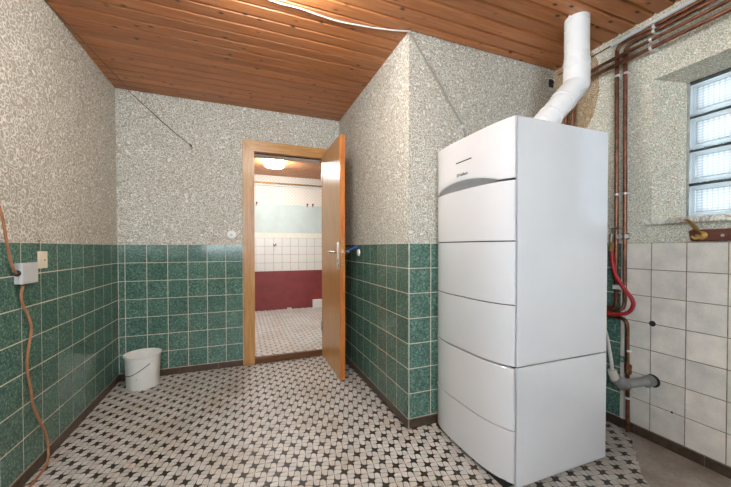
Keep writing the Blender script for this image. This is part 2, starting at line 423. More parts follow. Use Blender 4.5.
# ---- ceiling: slab plus tongue-and-groove planks
ceil = struct(obj('ceiling', MB().box(XL, XR, YREAR, YN, ZC + .0142, ZC + .1).box(XL, XC, YN, YB, ZC + .0142, ZC + .1), 'groove_shade'),
              'varnished pine plank ceiling of the boiler room', 'ceiling')
PW = .0907
def plank_mesh(L, a, b):
    prof = [(a + .0032, .0145), (a + .0032, .0100), (a + .0090, 0), (b - .0090, 0), (b - .0032, .0100), (b - .0032, .0145)]
    m = MB(); m.loft([[(0, y, z) for y, z in prof], [(L, y, z) for y, z in prof]])
    return m.mesh('plank', M['ceil_wood'])
longp, shortp = plank_mesh(XR - XL, -PW / 2, PW / 2), plank_mesh(XC - XL, -PW / 2, PW / 2)
k0 = math.floor((YREAR - 1.627) / PW)
y = 1.627 + k0 * PW
while y < YB:
    c = y + PW / 2
    if y + PW <= YN + .02: me = longp
    else: me = shortp
    if y + PW > YB:
        me = plank_mesh(XC - XL, -PW / 2, YB - c)
    if y > YREAR - .01: inst('plank', me, (XL, c, ZC), ceil)
    y += PW
me = plank_mesh(XR - XC - .001, -PW / 2, YN - 1.627 - PW / 2); inst('plank', me, (XC + .001, 1.627 + PW / 2, ZC), ceil)   # the last one, cut along the niche wall

# ---- wall tiles
tile_cache = {}
def tile_mesh(kind, w, h, d, mat):
    key = (kind, round(w, 4), round(h, 4), mat)
    if key in tile_cache: return tile_cache[key]
    a, b, i = w / 2 - .0022, h / 2 - .0022, .0014
    base = [(-a, -b, 0), (a, -b, 0), (a, b, 0), (-a, b, 0)]
    mid = [(p[0], p[1], d - .0015) for p in base]
    top = [(-a + i, -b + i, d), (a - i, -b + i, d), (a - i, b - i, d), (-a + i, b - i, d)]
    mp = {'x+': lambda u, v, n: (n, u, v), 'x-': lambda u, v, n: (-n, u, v), 'y-': lambda u, v, n: (u, -n, v)}[kind]
    m = MB(); m.loft([[mp(*p) for p in base], [mp(*p) for p in mid], [mp(*p) for p in top]])
    me = m.mesh('tile', M[mat]); tile_cache[key] = me; return me
def tiles(wall, kind, plane, edges, mat, z0=BASE, rows=7, h=T, d=.006, skip=None):
    for e0, e1 in zip(edges[:-1], edges[1:]):
        w = e1 - e0
        if w < .012: continue
        me = tile_mesh(kind, w, h, d, mat)
        for r in range(rows):
            c, z = (e0 + e1) / 2, z0 + (r + .5) * h
            if skip and skip(c, z): continue
            loc = (plane, c, z) if kind[0] == 'x' else (c, plane, z)
            inst('tile', me, loc, wall)
def edges(a, b, origin, pitch=T):
    e = [a]; k = math.ceil((a - origin) / pitch + 1e-6)
    while origin + k * pitch < b - 1e-6: e.append(origin + k * pitch); k += 1
    e.append(b); return e
G = .0058
part('tile_bed', MB().box(XL, XL + G, YREAR, YB, BASE, ZT), 'grout', w_left)
tiles(w_left, 'x+', XL + .001, edges(YREAR + .01, YB - .006, 1.9313 - .1543 * 20, .1543), 'green')
part('tile_bed', MB().box(XL + .006, .005, YB - G, YB, BASE, ZT), 'grout', w_back)
tiles(w_back, 'y-', YB - .001, edges(XL + .008, .004, -.9007), 'green')
part('tile_bed', MB().box(.852, XC - .006, YB - G, YB, BASE, ZT), 'grout', w_back)
tiles(w_back, 'y-', YB - .001, [.853, XC - .008], 'green')
part('tile_bed', MB().box(XC - G, XC, YN, YB - .006, BASE, ZT), 'grout', w_mid)
tiles(w_mid, 'x-', XC - .001, edges(YN - .006, YB - .008, YN - .003), 'green')
part('tile_bed', MB().box(XC - .001, XR - .006, YN - G, YN, BASE, ZT), 'grout', w_niche)
tiles(w_niche, 'y-', YN - .001, edges(XC - .004, XR - .008, XC - .0), 'green')
part('wallpaper', MB().box(XC, XR, YN - .0012, YN, ZT, ZC), 'paper_n', w_niche)
YS = 1.232       # where the green tiles of the right wall give way to white ones
part('tile_bed', MB().box(XR - G, XR, YS, YN - .006, BASE, ZT), 'grout', w_right)
tiles(w_right, 'x-', XR - .001, edges(YS + .004, YN - .008, YS + .004 + .152 * .55), 'green')
part('tile_bed', MB().box(XR - .0070, XR, YREAR, YS - .001, BASE, ZT), 'grout_dark', w_right)
part('plaster_edge', MB().box(XR - .0075, XR, YS - .016, YS + .002, BASE, ZT), 'plaster', w_right)
tiles(w_right, 'x-', XR - .001, edges(YREAR + .01, YS - .017, 1.0845 - T * 18), 'white_tile', d=.0075)
# browned wallpaper left around the pipes behind the flue
mb = MB()
poly = [(YN - .002, ZC - .002), (1.43, ZC - .002), (1.385, 2.30), (1.378, 2.10), (1.41, 1.97), (1.46, 1.88), (1.50, 1.80), (1.52, ZT + .02), (YN - .002, ZT + .02)]
mb.loft([[(XR, y, z) for y, z in poly], [(XR - .0008, y, z) for y, z in poly]])
part('wallpaper_patch', mb, 'paper_tan', w_right)
# drilled hole and screw holes in the white tiles
part('hole', MB().lathe([(.016, 0), (.016, .0008), (.001, .0009)], (XR - .0087, 1.076, .667), (-1, 0, 0), 16), 'dark', w_right)
part('hole', MB().lathe([(.006, 0), (.006, .0008), (.001, .0009)], (XR - .0087, .985, .21), (-1, 0, 0), 10), 'dark', w_right)
part('hole', MB().lathe([(.036, 0), (.036, .0012), (.001, .0013)], (XR - .0087, 1.072, .346), (-1, 0, 0), 20), 'dark', w_right)

# ---- baseboards (dark brown base tiles)
def baseboard(name, label, kind, plane, a, b, L=.304, d=.011, off=0):
    if kind == 'x+': bed = MB().box(plane, plane + d - .003, a, b, 0, BASE - .001)
    elif kind == 'x-': bed = MB().box(plane - d + .003, plane, a, b, 0, BASE - .001)
    else: bed = MB().box(a, b, plane - d + .003, plane, 0, BASE - .001)
    o = struct(obj(name, bed, 'grout_dark'), label, 'baseboard')
    for e0, e1 in zip(*(lambda E: (E[:-1], E[1:]))(edges(a, b, a + off, L))):
        if e1 - e0 < .02: continue
        p0, p1 = e0 + .0012, e1 - .0012
        prof = [(0, .0005), (d, .0005), (d, BASE - .007), (d - .004, BASE - .002), (0, BASE - .002)]
        m = MB()
        if kind == 'x+': m.loft([[(plane + q, p, z) for q, z in prof] for p in (p0, p1)])
        elif kind == 'x-': m.loft([[(plane - q, p, z) for q, z in prof] for p in (p0, p1)])
        else: m.loft([[(p, plane - q, z) for q, z in prof] for p in (p0, p1)])
        part('base_tile', m, 'base', o)
    return o
baseboard('baseboard_left', 'dark brown tile skirting along the left wall', 'x+', XL, YREAR, YB - .012, off=.1)
baseboard('baseboard_back', 'dark brown tile skirting under the green tiles behind the bucket', 'y-', YB, XL, .004, off=.14)
baseboard('baseboard_middle', 'dark brown tile skirting right of the open door', 'x-', XC, YN - .011, YB, off=0)
baseboard('baseboard_niche', 'dark brown tile skirting on the wall behind the boiler', 'y-', YN, XC - .001, XR - .012, off=0)
baseboard('baseboard_right', 'dark brown tile skirting with chipped joints under the white tiles', 'x-', XR, YREAR, YN - .012, off=.226)

# ---- floor: bed, pinwheel mosaic, screed patch
floor = struct(obj('floor', MB().box(XL - .1, XR + .1, YREAR - .1, YB + .02, -.1, -.0016), 'floor_bed'),
               'black and white star mosaic floor of the boiler room', 'floor')
PI18 = math.radians(18)
def star_geo(r, q, P):
    def rot(a, d): return (math.cos(a) * d, math.sin(a) * d)
    tips = [PI18 + PI / 2 * k for k in range(4)]       # +x', +y', -x', -y'
    star = []
    for a in tips:
        for s_ in (-1, 1):
            t_ = rot(a, r); n_ = (-math.sin(a), math.cos(a)); star.append((t_[0] + n_[0] * s_ * r * .19, t_[1] + n_[1] * s_ * r * .19))
        star.append(rot(a + PI / 4, q))
    B = (P, -P)
    A4 = rot(tips[3], r * .98); b2 = rot(tips[1], r * .98); bn = rot(tips[1] + PI / 4, q); b3 = rot(tips[2], r * .98)
    w = r * .19
    def side(a, d, s_): t_ = rot(a, d); return (t_[0] - math.sin(a) * s_ * w, t_[1] + math.cos(a) * s_ * w)
    p1 = side(tips[3], r, 1); 
    pb2 = side(tips[1], r, 1); pb3 = side(tips[2], r, -1)
    piece = [A4, (B[0] + pb2[0], B[1] + pb2[1]), (B[0] + bn[0], B[1] + bn[1]), (B[0] + pb3[0], B[1] + pb3[1]), (0, -P)]
    return star, piece
def shrink(poly, d):
    cx = sum(p[0] for p in poly) / len(poly); cy = sum(p[1] for p in poly) / len(poly)
    out = []
    for x, y in poly:
        L = math.hypot(x - cx, y - cy); k = max(0, (L - d)) / L
        out.append((cx + (x - cx) * k, cy + (y - cy) * k))
    return out, (cx, cy)
def piece_rings(poly, h, e):
    top, _ = shrink(poly, e)
    return [[(x, y, -h) for x, y in poly], [(x, y, -.0006) for x, y in poly], [(x, y, 0) for x, y in top]]
def rotk(p, k):
    x, y = p
    for _ in range(k): x, y = -y, x
    return (x, y)
def mosaic(P, r, q, X0, X1, Y0, Y1, z, ox, oy, gap, inside):
    star, piece = star_geo(r, q, P)
    star, _ = shrink(star, .0002)
    pieces = [piece, [(P - x, -P - y) for x, y in piece]]   # the edge's two tiles: point mirror about the edge's middle
    prot = []
    for k in range(2):
        for pc in pieces:
            prot.append([rotk(p, k) for p in pc])
    whites, stars = [], []
    i0, i1 = int((X0 - ox) / P) - 1, int((X1 - ox) / P) + 1
    j0, j1 = int((Y0 - oy) / P) - 1, int((Y1 - oy) / P) + 1
    for i in range(i0, i1 + 1):
        for j in range(j0, j1 + 1):
            if (i + j) % 2: continue
            cx, cy = ox + i * P, oy + j * P
            if inside(cx, cy): stars.append((cx, cy))
            for k, pc in enumerate(prot):
                mx = sum(p[0] for p in pc) / len(pc) + cx; my = sum(p[1] for p in pc) / len(pc) + cy
                if inside(mx, my): whites.append((cx, cy, k, mx, my))
    prot = [shrink(pc, gap)[0] for pc in prot]
    return star, prot, stars, whites
PATCH = [(2.16, 1.235), (2.10, 1.20), (2.05, 1.118), (2.0, 1.10), (1.955, 1.046), (1.89, 1.018), (1.84, .965), (1.775, .925), (1.735, .868),
         (1.66, .82), (1.62, .745), (1.57, .60), (1.585, .40), (1.53, .15), (1.55, -.2), (1.50, -.6), (2.16, -.6)]
def in_poly(x, y, P):
    c = False; n = len(P)
    for a in range(n):
        x1_, y1_ = P[a]; x2_, y2_ = P[(a + 1) % n]
        if (y1_ > y) != (y2_ > y) and x < (x2_ - x1_) * (y - y1_) / (y2_ - y1_) + x1_: c = not c
    return c
def in_room(x, y):
    if x < XL or y > YB + .01 or y < -.55 or x > XR: return False
    if y > YN and x > XC: return False
    return not in_poly(x - .03, y, PATCH)
star, prot, stars, whites = mosaic(.051, .0225, .0124, XL, XR, -.55, YB, 0, .918, 1.626, .0010, in_room)
Fv = Vector((math.sin(yaw), math.cos(yaw))); Rv = Vector((math.cos(yaw), -math.sin(yaw)))
def seen(x, y):
    d = x * Fv.x + y * Fv.y; s_ = x * Rv.x + y * Rv.y
    if d < .3: return None
    u, v = 365.5 + 317.78 * s_ / d, 247.3 + 317.78 * CAM_H / d
    if not (-2 < u < 733 and v < 490): return None
    if x > 1.05 and y > 1.06 and x < 1.76: return None
    if 435 < u < 602 and d > 1.75 and x > 1.1: return None       # behind the boiler
    return d
def split(items, xy, n=300):
    vis = sorted([(seen(*xy(it)), it) for it in items if seen(*xy(it)) is not None], key=lambda t: t[0])
    near = [it for _, it in vis[:n]]; s_ = set(near)
    return near, [it for it in items if it not in s_]
near_w, rest_w = split(whites, lambda t: (t[3], t[4]))
near_s, rest_s = split(stars, lambda t: t)
def tile_local(poly):
    m = MB(); m.loft(piece_rings(poly, .004, .0007)); return m
w_mesh = [tile_local(pc).mesh('mosaic_tile', M['mos_white']) for pc in prot]
s_mesh = tile_local(star).mesh('star_tile', M['mos_dark'])
for cx, cy, k, mx, my in near_w: inst('mosaic_tile', w_mesh[k], (cx, cy, random.uniform(-.0004, .0003)), floor)
for cx, cy in near_s: inst('star_tile', s_mesh, (cx, cy, random.uniform(-.0005, .0001)), floor)
def merged(name, polys, mat, parent, z=0):
    m = MB()
    for poly, cx, cy in polys:
        dz = z + random.uniform(-.0004, .0002)
        m.loft([[(x + cx, y + cy, zz + dz) for x, y, zz in R_] for R_ in piece_rings(poly, .004, .0007)])
    o = obj(name, m, mat, parent); o['kind'] = 'stuff'; return o
merged('mosaic_tiles', [(prot[k], cx, cy) for cx, cy, k, _, _ in rest_w], 'mos_white', floor)
merged('star_tiles', [(star, cx, cy) for cx, cy in rest_s], 'mos_dark', floor)
bm_p = [(x, y) for x, y in PATCH]
fine = []
for a in range(len(bm_p)):
    p, q2 = bm_p[a], bm_p[(a + 1) % len(bm_p)]
    L = math.hypot(q2[0] - p[0], q2[1] - p[1]); n = max(1, int(L / .02)) if p[0] < 2.15 and q2[0] < 2.159 else 1
    for j in range(n):
        t_ = j / n; w_ = .007 if n > 1 else 0
        fine.append((p[0] + (q2[0] - p[0]) * t_ + random.uniform(-w_, w_), p[1] + (q2[1] - p[1]) * t_ + random.uniform(-w_, w_)))
fine = [(min(x, XR - .012), y) for x, y in fine]
m = MB(); m.loft([[(x, y, -.003) for x, y in fine], [(x, y, .0005) for x, y in fine], [(x + .012 * (1 if x < 2.1 else 0), y - .006, .0026) for x, y in fine]])
part('concrete_patch', m, 'screed', floor)

# ---- door frame and threshold
fr = bpy.data.objects.new('trim_1', None); fr.location = (.43, YB, 0); link(fr)
struct(fr, 'light oak door frame around the doorway', 'door frame')
FO0, FO1, FI0, FI1, FZI, FZO = .006, .850, .106, .750, 1.992, 2.088
YFR = YB - .018
def slab(poly, y0, y1):
    m = MB(); m.loft([[(x, y0, z) for x, z in poly], [(x, y1, z) for x, z in poly]]); return m
part('jamb', slab([(FO0, 0), (FI0, 0), (FI0, FZI), (FO0, FZO)], YFR, YB - .0005), 'door_wood', fr)
part('jamb', slab([(FI1, 0), (FO1, 0), (FO1, FZO), (FI1, FZI)], YFR, YB - .0005), 'door_wood', fr)
head = part('head', slab([(FO0, FZO), (FI0, FZI), (FI1, FZI), (FO1, FZO)], YFR, YB - .0005), 'door_wood_h', fr)
part('liner', MB().box(FI0 - .022, FI0 - .008, YB, YB + .165, 0, FZI), 'door_wood', fr)
part('liner', MB().box(.800, .815, YB, YB + .165, 0, FZI), 'door_wood', fr)
part('liner', MB().box(FI0 - .008, FI1 + .008, YB, YB + .06, FZI + .004, FZI + .018), 'door_wood', fr)
part('stop', MB().box(FI0 - .008, FI0 + .004, YB + .045, YB + .165, ZF, FZI), 'door_wood', fr)
part('head_lining', MB().box(FI0 - .008, FI1 + .008, YB + .06, YB + .165, FZI - .012, FZI + .018), 'plaster', fr)
part('rebate', MB().box(FI0 - .008, FI1 + .008, YB + .045, YB + .06, FZI - .006, FZI + .006), 'thresh_wood', fr)
part('threshold', MB().box(FI0 - .008, FI1 + .03, YB - .012, YB + .022, 0.001, ZF + .006, .004), 'thresh_wood', fr)

# ---- door leaf, open at a right angle
door = bpy.data.objects.new('door_1', None); door.location = (.752, YB - .008, 0); link(door)
struct(door, 'light oak veneered door standing wide open', 'door')
DL, DT, DZ0, DZT = .675, .042, .012, 2.008
obj('leaf', MB().box(0, DT, -DL + .014, 0, DZ0, DZT), 'door_wood', door)
obj('edge_strip', MB().box(-.0004, DT + .0004, -DL, -DL + .014, DZ0, DZT, .0015), 'edge_wood', door)
LZ = 1.058
pl = obj('lock_plate', MB().box(.011, .031, -DL - .0015, -DL + .004, LZ - .118, LZ + .105, .0006), 'dull_brass', door)
obj('latch', MB().box(.014, .028, -DL - .009, -DL - .001, LZ - .008, LZ + .020, .002), 'steel', pl)
for dz in (.088, -.102): obj('screw', MB().lathe([(.004, 0), (.0035, .0012), (.0005, .0014)], (.021, -DL - .0015, LZ + dz), (0, -1, 0), 10), 'steel', pl)
def handle(sx, xf):
    h = obj('handle_plate', MB().box(min(xf, xf + sx * .006), max(xf, xf + sx * .006), -DL + .045, -DL + .085, LZ - .145, LZ + .085, .002), 'steel', door)
    yq = -DL + .065
    obj('lever', MB().tube([(xf, yq, LZ), (xf + sx * .040, yq, LZ), (xf + sx * .052, yq + .010, LZ), (xf + sx * .053, yq + .030, LZ), (xf + sx * .052, yq + .120, LZ - .003)],
                           lambda t: .0105 if t < .5 else .0095, 12, 4), 'steel', h, True)
    obj('keyhole', MB().box(min(xf + sx * .006, xf + sx * .0066), max(xf + sx * .006, xf + sx * .0066), yq - .004, yq + .004, LZ - .085, LZ - .065), 'dark', h)
handle(-1, 0); handle(1, DT)
for hz in (.25, 1.75): obj('hinge', MB().lathe([(.009, 0), (.009, .09), (.004, .094)], (-.004, .004, hz), (0, 0, 1), 12), 'steel', door, True)
door.rotation_euler = (0, 0, math.radians(-1.2))

# ---- next room seen through the doorway
FX0, FX1, FY0 = -.9, 2.3, YB + .15
wf = struct(obj('wall_far', MB().box(FX0 - .1, FX1 + .1, YF, YF + .1, -.05, ZCF + .1), 'far_paper'), 'far wall of the next room with red dado, white tiles and pale paint', 'wall')
ZD, ZTF, ZPF = .70, 1.34, 1.815
part('red_dado', MB().box(FX0, FX1, YF - .009, YF, ZF, ZD), 'red_paint', wf)
part('tile_bed', MB().box(FX0, FX1, YF - .006, YF, ZD, ZTF), 'grout_dark', wf)
e = edges(FX0, FX1, .347, .1385)
tiles(wf, 'y-', YF - .001, e, 'far_tile', z0=ZD, rows=4, h=.1385, d=.007)
part('tile_trim', MB().box(FX0, FX1, YF - .008, YF, ZD + 4 * .1385 + .001, ZTF), 'trim_cream', wf)
part('painted_band', MB().box(FX0, FX1, YF - .003, YF, ZTF + .001, ZPF), 'pale_paint', wf)
struct(obj('wall_far_left', MB().box(FX0 - .1, FX0, FY0, YF, -.05, ZCF + .1), 'plaster'), 'left wall of the next room', 'wall')
struct(obj('wall_far_right', MB().box(FX1, FX1 + .1, FY0, YF, -.05, ZCF + .1), 'plaster'), 'right wall of the next room', 'wall')
struct(obj('wall_far_front', MB().box(XL - .1, FX0, FY0 - .001, FY0 + .001, 0, 1), 'plaster') if 0 else
       obj('wall_far_front', MB().box(XC + .1, FX1 + .1, FY0 - .06, FY0, -.05, ZCF + .1), 'plaster'), 'wall of the next room beside the doorway', 'wall')
fc = struct(obj('ceiling_far', MB().box(FX0, FX1, FY0, YF, ZCF + .013, ZCF + .1), 'dark'), 'pine plank ceiling of the next room', 'ceiling')
me = MB(); prof = [(-.0438, .0125), (-.0438, .0080), (-.0363, 0), (.0363, 0), (.0438, .0080), (.0438, .0125)]
me.loft([[(0, y_, z_) for y_, z_ in prof], [(FX1 - FX0, y_, z_) for y_, z_ in prof]]); me = me.mesh('plank', M['ceil_wood'])
y = FY0 + .046
while y < YF - .04: inst('plank', me, (FX0, y, ZCF), fc); y += PW
ff = struct(obj('floor_far', MB().box(FX0, FX1, FY0 - .0, YF, -.05, ZF - .0016).box(FI0 - .008, .799, YB + .022, FY0, -.05, ZF - .0016), 'floor_bed'), 'white mosaic floor with brown specks in the next room', 'floor')
star2, prot2, stars2, whites2 = mosaic(.051, .0160, .0070, FX0, FX1, YB, YF, ZF, .02, .01, .0007,
                                        lambda x, y: (-.2 < x < 1.75 and FY0 + .0 < y < YF - .01) or (FI0 < x < .79 and YB + .03 < y <= FY0 + .001))
merged('mosaic_tiles', [(prot2[k], cx, cy) for cx, cy, k, _, _ in whites2], 'mos_far', ff, ZF)
merged('speck_tiles', [(star2, cx, cy) for cx, cy in stars2], 'mos_brown', ff, ZF)

# ---- glass block window and sill
win = bpy.data.objects.new('window_1', None); win.location = (GX + .04, (GY0 + GY1) / 2, GZ0); link(win)
struct(win, 'glass block window with dark joints in the right wall', 'window')
BWD, BHT = .24, (GZ1 - GZ0 - .02) / 4 - .012
mb = MB()
ys = [GY1 - .012 - i * (BWD + .008) for i in range(2)]
zs = [GZ0 + .012 + i * (BHT + .012) for i in range(4)]
xm0, xm1 = GX + .008, GX + .075
fmb = MB().box(xm0, xm1, ys[0], GY1 + .02, GZ0 - .02, GZ1 + .02).box(xm0, xm1, GY0 - .02, ys[1] - BWD, GZ0 - .02, GZ1 + .02)
mb.box(xm0, xm1, ys[1], ys[0] - BWD, GZ0 - .02, GZ1 + .02)
for i in range(5):
    za = GZ0 - .02 if i == 0 else zs[i - 1] + BHT
    zb = GZ1 + .02 if i == 4 else zs[i]
    for yy in ys: mb.box(xm0 + .001, xm1 - .001, yy - BWD, yy, za, zb)
part('mortar_frame', fmb, 'reveal_mortar', win); part('mortar_joints', mb, 'mortar', win)
for yy in ys:
    for zz in zs:
        b = bpy.data.objects.new('glass_block', None); b.location = (GX + .04, yy - BWD / 2, zz + BHT / 2)
        # rim: outer ring with a bevelled inset, front and back faces as ribbed panes
        hw, hh = BWD / 2, BHT / 2
        def rr(x, iy, iz): return [(x, -hw + iy, -hh + iz), (x, hw - iy, -hh + iz), (x, hw - iy, hh - iz), (x, -hw + iy, hh - iz)]
        m = MB(); m.loft([rr(-.040, .030, .026), rr(-.040, .016, .014), rr(-.034, .002, .002), rr(.036, .002, .002), rr(.040, .016, .014), rr(.040, .030, .026)], cap=False)
        bo = bpy.data.objects.new('glass_block', m.mesh('glass_block', M['block_rim'])); bo.location = Vector(b.location) - Vector(win.location)
        bpy.data.objects.remove(b); link(bo, win)
        m = MB(); m.loft([rr(-.040, .030, .026), rr(-.037, .034, .030)], cap=False); m.add(rr(-.037, .034, .030), [(0, 1, 2, 3)])
        link(bpy.data.objects.new('ribbed_face', m.mesh('ribbed_face', M['block_face'])), bo)
sill = struct(obj('trim_2', MB().box(XR - .045, GX + .012, WY0 - .03, WY1 + .028, WZ0 - .024, WZ0 + .006, .003), 'marble'), 'pale marble window sill under the glass blocks', 'window sill')

# ================================================================== OBJECTS
# ---- boiler: tall white cabinet, curved front facing the left wall
BX1, BY0, BY1, BZ1 = 1.752, 1.075, 1.682, 1.682
BXS = 1.143                                        # where the flat side panels start
boiler = thing('boiler', 'tall white floor-standing boiler with curved front panels', 'boiler', ((BXS + BX1) / 2, (BY0 + BY1) / 2, 0))
def front_x(y, z=1.0):
    t = abs((y - (BY0 + BY1) / 2) / ((BY1 - BY0) / 2))
    bulge = .056 - .030 * max(0, (z - 1.46) / .22) ** 1.5
    return 1.132 - bulge * (1 - min(1, t) ** 3.6)
N = 40
def ycol(i, e=.004):
    s_ = -math.cos(PI * i / N)                     # denser towards the ends
    return (BY0 + BY1) / 2 + s_ * ((BY1 - BY0) / 2 - e)
grip_mb = []
def front_panel(name, z0, z1, grip=False):
    m = MB(); c = .0022
    yc = (1.142 + 1.632) / 2; yw = (1.632 - 1.142) / 2
    cols = []; lens_cols = []
    for i in range(N + 1):
        y_ = ycol(i); x_ = front_x(y_, z0)
        lens = 0
        if grip:
            t = (y_ - yc) / yw
            if abs(t) < 1: lens = 1 - t * t
        back = 1.1365
        col_ = [(back, y_, z0)]
        if grip:                                    # lens-shaped hand grip hollowed out above the seam
            zl = z0 + .003 + .038 * lens
            col_ += [(x_ + c + .040 * lens, y_, z0 + .004 * lens), (x_ + .022 * lens + c * .5, y_, z0 + c + .014 * lens), (x_ + .007 * lens, y_, z0 + c + .026 * lens), (x_, y_, zl)]
            nz = 8
            for q_ in range(1, nz + 1):
                zz = zl + (z1 - c - zl) * q_ / nz; col_.append((front_x(y_, zz), y_, zz))
            col_ += [(front_x(y_, z1) + c, y_, z1), (back, y_, z1)]
        else:
            col_ += [(x_ + c, y_, z0), (x_, y_, z0 + c), (x_, y_, z1 - c), (x_ + c, y_, z1), (back, y_, z1)]
        cols.append(col_)
        if grip and lens > .02: lens_cols.append([(p_[0] - .0006, p_[1], p_[2]) for p_ in col_[1:5]])
    m.loft(cols, True)
    if grip: g_ = MB(); g_.loft(lens_cols, False, False); grip_mb.append(g_)
    return part(name, m, 'enamel', boiler, True)
ZS = [.030, .268, .556, .836, 1.124, 1.402, BZ1]
gap = .0026
front_panel('front_panel', ZS[0], ZS[1] - gap); front_panel('front_panel', ZS[1] + gap, ZS[2] - gap * 1.8)
front_panel('front_panel', ZS[2] + gap * 1.8, ZS[3] - gap); front_panel('front_panel', ZS[3] + gap, ZS[4] - gap); front_panel('front_panel', ZS[4] + gap, ZS[5] - gap * 2.0)
top_panel = front_panel('front_panel', ZS[5] + gap * 1.6, ZS[6], True)
obj('grip_recess', rel(boiler, grip_mb[0]), 'grip', top_panel, True)
part('inner_frame', MB().box(1.136, BX1 - .02, BY0 + .014, BY1 - .014, .034, BZ1 - .006), 'dark', boiler)
for (za, zb, nm) in ((.008, .5525, 'side_panel'), (.5575, BZ1, 'side_panel')):
    for (ya, yb) in ((BY0, BY0 + .012), (BY1 - .012, BY1)):
        part(nm, MB().box(BXS, BX1, ya, yb, za, zb, .003), 'enamel', boiler)
part('top_cover', MB().box(BXS + .002, BX1, BY0 + .012, BY1 - .012, BZ1 - .008, BZ1 - .001, .002), 'enamel', boiler)
part('back_panel', MB().box(BX1 - .012, BX1 - .001, BY0 + .012, BY1 - .012, .01, BZ1 - .009), 'enamel', boiler)
part('plinth', MB().box(1.105, BX1 - .03, BY0 + .03, BY1 - .03, 0.001, .034), 'dark', boiler)
# slot, emblem and lettering on the top panel
def on_front(name, ya, yb, za, zb, mat, parent, dx=.0007):
    m = MB(); n = 6
    r0 = []; r1 = []
    cols = []
    for i in range(n + 1):
        y_ = ya + (yb - ya) * i / n; x_ = front_x(y_, (za + zb) / 2)
        cols.append([(x_ + .001, y_, za), (x_ - dx, y_, za), (x_ - dx, y_, zb), (x_ + .001, y_, zb)])
    m.loft(cols, True); return obj(name, rel(boiler, m), mat, parent)
on_front('display_slot', 1.311, 1.435, 1.5455, 1.5515, 'dark', top_panel)
eb = on_front('emblem', 1.402, 1.418, 1.4855, 1.4875, 'ink', top_panel)
on_front('emblem', 1.402, 1.418, 1.4705, 1.4725, 'ink', top_panel); on_front('emblem', 1.416, 1.418, 1.4725, 1.4855, 'ink', top_panel); on_front('emblem', 1.402, 1.404, 1.4725, 1.4855, 'ink', top_panel)
on_front('emblem', 1.407, 1.413, 1.4745, 1.4825, 'ink', top_panel)
cu = bpy.data.curves.new('lettering', 'FONT'); cu.body = 'Vaillant'; cu.size = .0205; cu.extrude = .0004; cu.offset = .0005
to = bpy.data.objects.new('lettering_src', cu); COL.objects.link(to)
bpy.context.view_layer.update()
me = bpy.data.meshes.new_from_object(to.evaluated_get(bpy.context.evaluated_depsgraph_get()))
bpy.data.objects.remove(to)
wmax = max(v.co.x for v in me.vertices)
for v in me.vertices:
    yy = 1.398 - v.co.x / wmax * .068; v.co = Vector((front_x(yy, 1.478) - .0006 - v.co.z, yy, 1.4715 + v.co.y)) - boiler.location
me.materials.clear(); me.materials.append(M['ink']); me.name = 'lettering'
link(bpy.data.objects.new('lettering', me), top_panel)
for a, b in ((1.419, 1.409), (1.405, 1.383), (1.379, 1.352), (1.348, 1.336)):
    on_front('small_print', min(a, b), max(a, b), 1.4605, 1.4625, 'enamel_grey', top_panel)

# ---- flue pipe
FX, FY = 1.780, 1.265
FR = .0625
flue = thing('flue_pipe', 'white bent flue pipe rising from the boiler into the plank ceiling', 'flue pipe', (FX, FY, BZ1))
ze = 2.015; d0 = ze - BZ1 + .0
part('lower_pipe', MB().tube([(FX - d0 + .032, FY, BZ1 + .0005), (FX - d0 + .032, FY, BZ1 + .034), (FX - .085, FY, ze - .085)], FR, 32), 'flue', flue, True)
part('elbow', MB().tube([(FX - .105, FY, ze - .105), (FX - .004, FY, ze - .004), (FX, FY, ze + .010), (FX, FY, ze + .130)], FR + .0035, 32), 'flue', flue, True)
part('upper_pipe', MB().tube([(FX, FY, ze + .115), (FX, FY, ZC + .02)], FR, 32), 'flue', flue, True)
def ringc(k, name='collar', w=.012, r=FR + .0045): return part(name, MB().tube([(FX - k, FY, ze - k), (FX - k + w, FY, ze - k + w)], r, 32), 'flue', flue, True)
ringc(.115); ringc(.215)
part('inspection_cover', MB().tube([(FX - .272, FY, ze - .272), (FX - .225, FY, ze - .225)], FR + .003, 32), 'flue', flue, True)
for k in (.222, .292):
    part('clip', MB().box(FX - k - .05 - .006, FX - k - .05 + .006, FY - .043 - .014, FY - .043 + .002, ze - k + .035, ze - k + .047, .002), 'flue', flue)
part('collar', MB().tube([(FX, FY, ze + .125), (FX, FY, ze + .137)], FR + .0045, 32), 'flue', flue, True)

# ---- bucket
bk = thing('bucket', 'white plastic bucket with wire handle on the floor', 'bucket', (-.742, 2.985, 0))
m = MB(); n = 36
prof = [(.102, .002), (.106, 0.0), (.109, .006), (.119, .242), (.126, .246), (.128, .253), (.125, .259), (.119, .258), (.115, .251), (.105, .010), (.0, .008)]
bd = obj('body', MB().lathe(prof, (0, 0, 0), (0, 0, 1), 44), 'bucket', bk, True)
obj('rim', MB().tube([(.1255 * math.cos(2 * PI * i / 44), .1255 * math.sin(2 * PI * i / 44), .2575) for i in range(45)], .0035, 6, cap=False), 'bucket', bk, True)
ha = math.radians(-52)
hu = Vector((math.cos(ha), math.sin(ha), 0)); hn = Vector((math.sin(ha), -math.cos(ha), 0))
pts = []
for i in range(17):
    a = PI * i / 16
    p = hu * (math.cos(a) * .128) + hn * (math.sin(a) * .120)
    drop = .205 - .093 * math.sin(a) ** 1.2
    rad = .109 + .010 * drop / .242 + .005
    q = Vector((p.x, p.y, 0)); q = q.normalized() * max(q.length if q.length > rad else rad, rad)
    pts.append((q.x, q.y, drop))
obj('handle', MB().tube(pts, .0030, 8, 2), 'dark_steel', bk, True)
